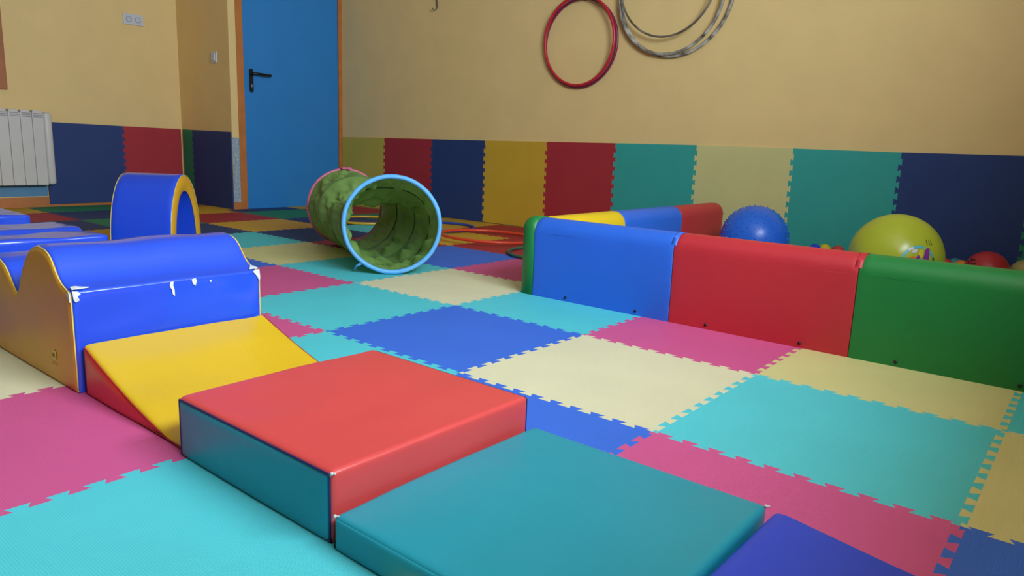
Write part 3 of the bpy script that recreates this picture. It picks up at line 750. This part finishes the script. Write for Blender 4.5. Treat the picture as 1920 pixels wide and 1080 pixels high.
# printed emblem: patches conforming to the sphere
ec = (Vector((.742, 1.995, .205))-yc).normalized(); ex = Vector((0, 0, 1)).cross(ec).normalized(); ey = ec.cross(ex)
def emb(pts, m, lift=.0008, nm='printed_patch'):
    """pts: polygon in emblem units (metres on the surface), subdivided onto the sphere"""
    bm = bmesh.new(); vs_ = [bm.verts.new((p[0], p[1], 0)) for p in pts]; bm.faces.new(vs_)
    bmesh.ops.triangulate(bm, faces=bm.faces[:])
    for _ in range(2): bmesh.ops.subdivide_edges(bm, edges=bm.edges[:], cuts=1, use_grid_fill=True)
    for v_ in bm.verts:
        d_ = (ec*YR+ex*v_.co.x*1.14+ey*(v_.co.y*1.14-.006)).normalized(); v_.co = yc+d_*(YR+lift)
    bm.verts.index_update()
    o = link(nm, [v_.co.copy() for v_ in bm.verts], [[q.index for q in f_.verts] for f_ in bm.faces], m, yb); bm.free(); return o
def arc(a0, a1, r0, r1, n=10):
    A = [math.radians(a0+(a1-a0)*k/n) for k in range(n+1)]
    return [(r1*math.cos(a), r1*math.sin(a)) for a in A]+[(r0*math.cos(a), r0*math.sin(a)) for a in A[::-1]]
for a0, a1, m in ((128, 172, 'printcyan'), (110, 128, 'printwhite'), (70, 110, 'printcyan'), (22, 48, 'printcyan'), (-20, 22, 'printgreen'), (172, 200, 'printwhite')):
    emb(arc(a0, a1, .058, .068), MAT[m], .0010)
emb([(-.056, -.005), (-.045, .018), (-.022, .026), (-.012, .02), (-.012, -.02), (-.05, -.02)], MAT['printorange'])
emb([(-.012, -.03), (-.012, .022), (-.002, .034), (.004, .018), (.014, .018), (.018, .032), (.022, .05), (.034, .062), (.044, .060), (.040, .03), (.040, -.03)], MAT['printpurple'])
emb([(-.004, .034), (.0, .05), (.012, .052), (.016, .034), (.010, .022), (.004, .022)], MAT['printyellow'], .0012)
emb([(-.030, .040), (-.022, .052), (-.006, .054), (-.010, .040)], MAT['printwhite'], .0012)
for x in (.035, .047, .058): emb([(x-.0015, .075), (x-.006+.004, .098), (x+.001, .1), (x+.002, .075)], MAT['printgreen'], .0012)
# red ball with black marking
rc = Vector((.897, 2.83, .098)); RR = .098
rb = thing('play_ball', (rc.x, rc.y, 0), 'medium dark red ball with a black squiggle behind the green barrier', 'ball')
G().sphere(rc, RR, 48, 30).make('ball_body', MAT['ballred'], rb)
def onball(az, el): 
    d_ = Vector((math.sin(az)*math.cos(el), -math.cos(az)*math.cos(el), math.sin(el))); return rc+d_*(RR+.0008)
g = G()
for pts in ([(-.95, .62), (-.80, .50), (-.72, .66), (-.58, .54)], [(-.85, .38), (-.72, .34), (-.60, .46), (-.48, .40)], [(-1.0, .48), (-.95, .36)]):
    g.tube([onball(*p) for p in pts], .0025, 5)
g.make('printed_marking', MAT['black'], rb)
# small pit balls
def ball(c, r, mk, label, group='small plastic pit balls'):
    o = G().sphere((0, 0, 0), r, 24, 14).make('pit_ball', MAT[mk]); o.location = c
    return tag(o, label, 'ball', group)
rs = .036
cols = ['pballs_red', 'pballs_blue', 'pballs_yellow', 'pballs_green', 'pballs_orange', 'pballs_teal']
hid = 'small plastic ball lying low in the ball pit, hidden by the barrier'
def rowx(x0, n, y, z, skip=()):
    for k in range(n):
        if k in skip: continue
        yield Vector((x0+k*(2*rs+.0006), y, z))
def near_big(p):
    return (p-bc).length < R+.006+rs or (p-yc).length < YR+rs or (p-rc).length < RR+rs
dy = rs*math.sqrt(3)+.0006
placed = []
k = 0
for row in range(3):
    for p in rowx(-.02+(rs if row % 2 else 0), 20, YB-.014-rs-row*dy, rs):
        if not near_big(p) and p.x < 1.5 and (p-Vector((1.058, 2.925, .084))).length > .084+rs:
            placed.append(p); ball(p, rs, cols[(k*5+row) % 6], hid); k += 1
z2 = rs+2*rs*math.sqrt(2/3)+.001
def upper(x, row, mk, label):
    # sits in the hollow of three balls of row and row+1
    p = Vector((x, YB-.014-rs-row*dy-dy/3, z2)); return ball(p, rs, mk, label)
st = 2*rs+.0006
def hollow(i, row): return -.02+(rs if row % 2 else 0)+rs+st*i
upper(hollow(1, 0), 0, 'pballs_yellow', 'small yellow ball beside the little blue one, right of the spiky ball')
upper(hollow(0, 1), 1, 'pballs_blue', 'small blue ball just right of the spiky blue ball')
upper(hollow(2, 0), 0, 'pballs_red', 'small red ball between spiky ball and big yellow ball')
upper(hollow(10, 0), 0, 'pballs_teal', 'small teal ball between the big yellow ball and the medium red ball')
upper(hollow(9, 1), 1, 'pballs_red', 'small red ball touching the right side of the big yellow ball')
upper(hollow(11, 0), 0, 'pballs_red', 'small red ball behind the orange one, left of the medium red ball')
upper(hollow(10, 1), 1, 'pballs_orange', 'small orange ball touching the left of the medium red ball')
ball(Vector((1.058, 2.925, .084)), .084, 'pballs_cream', 'dull cream ball at the right edge of the photo, right of the red ball', None)

# ------------------------------------------------------------------ radiator, socket, switch
rad = thing('radiator', (XL+.06, .3, .17), 'cream white sectional radiator on the left wall under the window', 'radiator')
x0, x1 = XL+.02, XL+.10
ye = .815
for k in range(9):
    a = ye-.062-k*.079
    g = G(); g.box((x0+.01, a-.0775, .178), (x1, a, .735), .006); g.box((x0, a-.07, .735-.03), (x1-.012, a-.008, .752), .006)
    fo = g.make('radiator_section', MAT['radiator'], rad, False)
    g = G()
    for q in range(3): g.box((x1-.001, a-.070, .700+q*.012), (x1+.0012, a-.008, .705+q*.012))  # thin grey bars; the shade inside the slots is put into their colour
    g.make('grille_slot', MAT['radshade'], fo, False)
g = G(); g.box((x0+.01, ye-.061, .180), (x1-.004, ye, .742), .022); g.make('end_cap', MAT['radiator'], rad)
smooth_angle(rad.children[-1], 60)
G().box((XL, .2, .6), (x0+.012, .26, .64)).make('bracket', MAT['radiator'], rad, False)
so = thing('wall_socket', (XL, 1.52, 1.54), 'white double wall socket high on the left wall', 'socket')
G().box((XL, 1.438, 1.500), (XL+.012, 1.600, 1.588), .003).make('faceplate', MAT['white'], so, False)
for y in (1.482, 1.556):
    g = G(); g.torus((XL+.0125, y, 1.544), (1, 0, 0), .021, .0025, 28, 6); g.make('outlet', MAT['grey'], so)
sw = thing('light_switch', (-4.66, YS, 1.25), 'white light switch on the wall stub left of the door', 'switch')
G().box((-4.705, YS-.012, 1.210), (-4.615, YS, 1.300), .003).make('faceplate', MAT['white'], sw, False)
G().box((-4.690, YS-.018, 1.225), (-4.630, YS-.010, 1.285), .003).make('rocker', MAT['white'], sw, False)
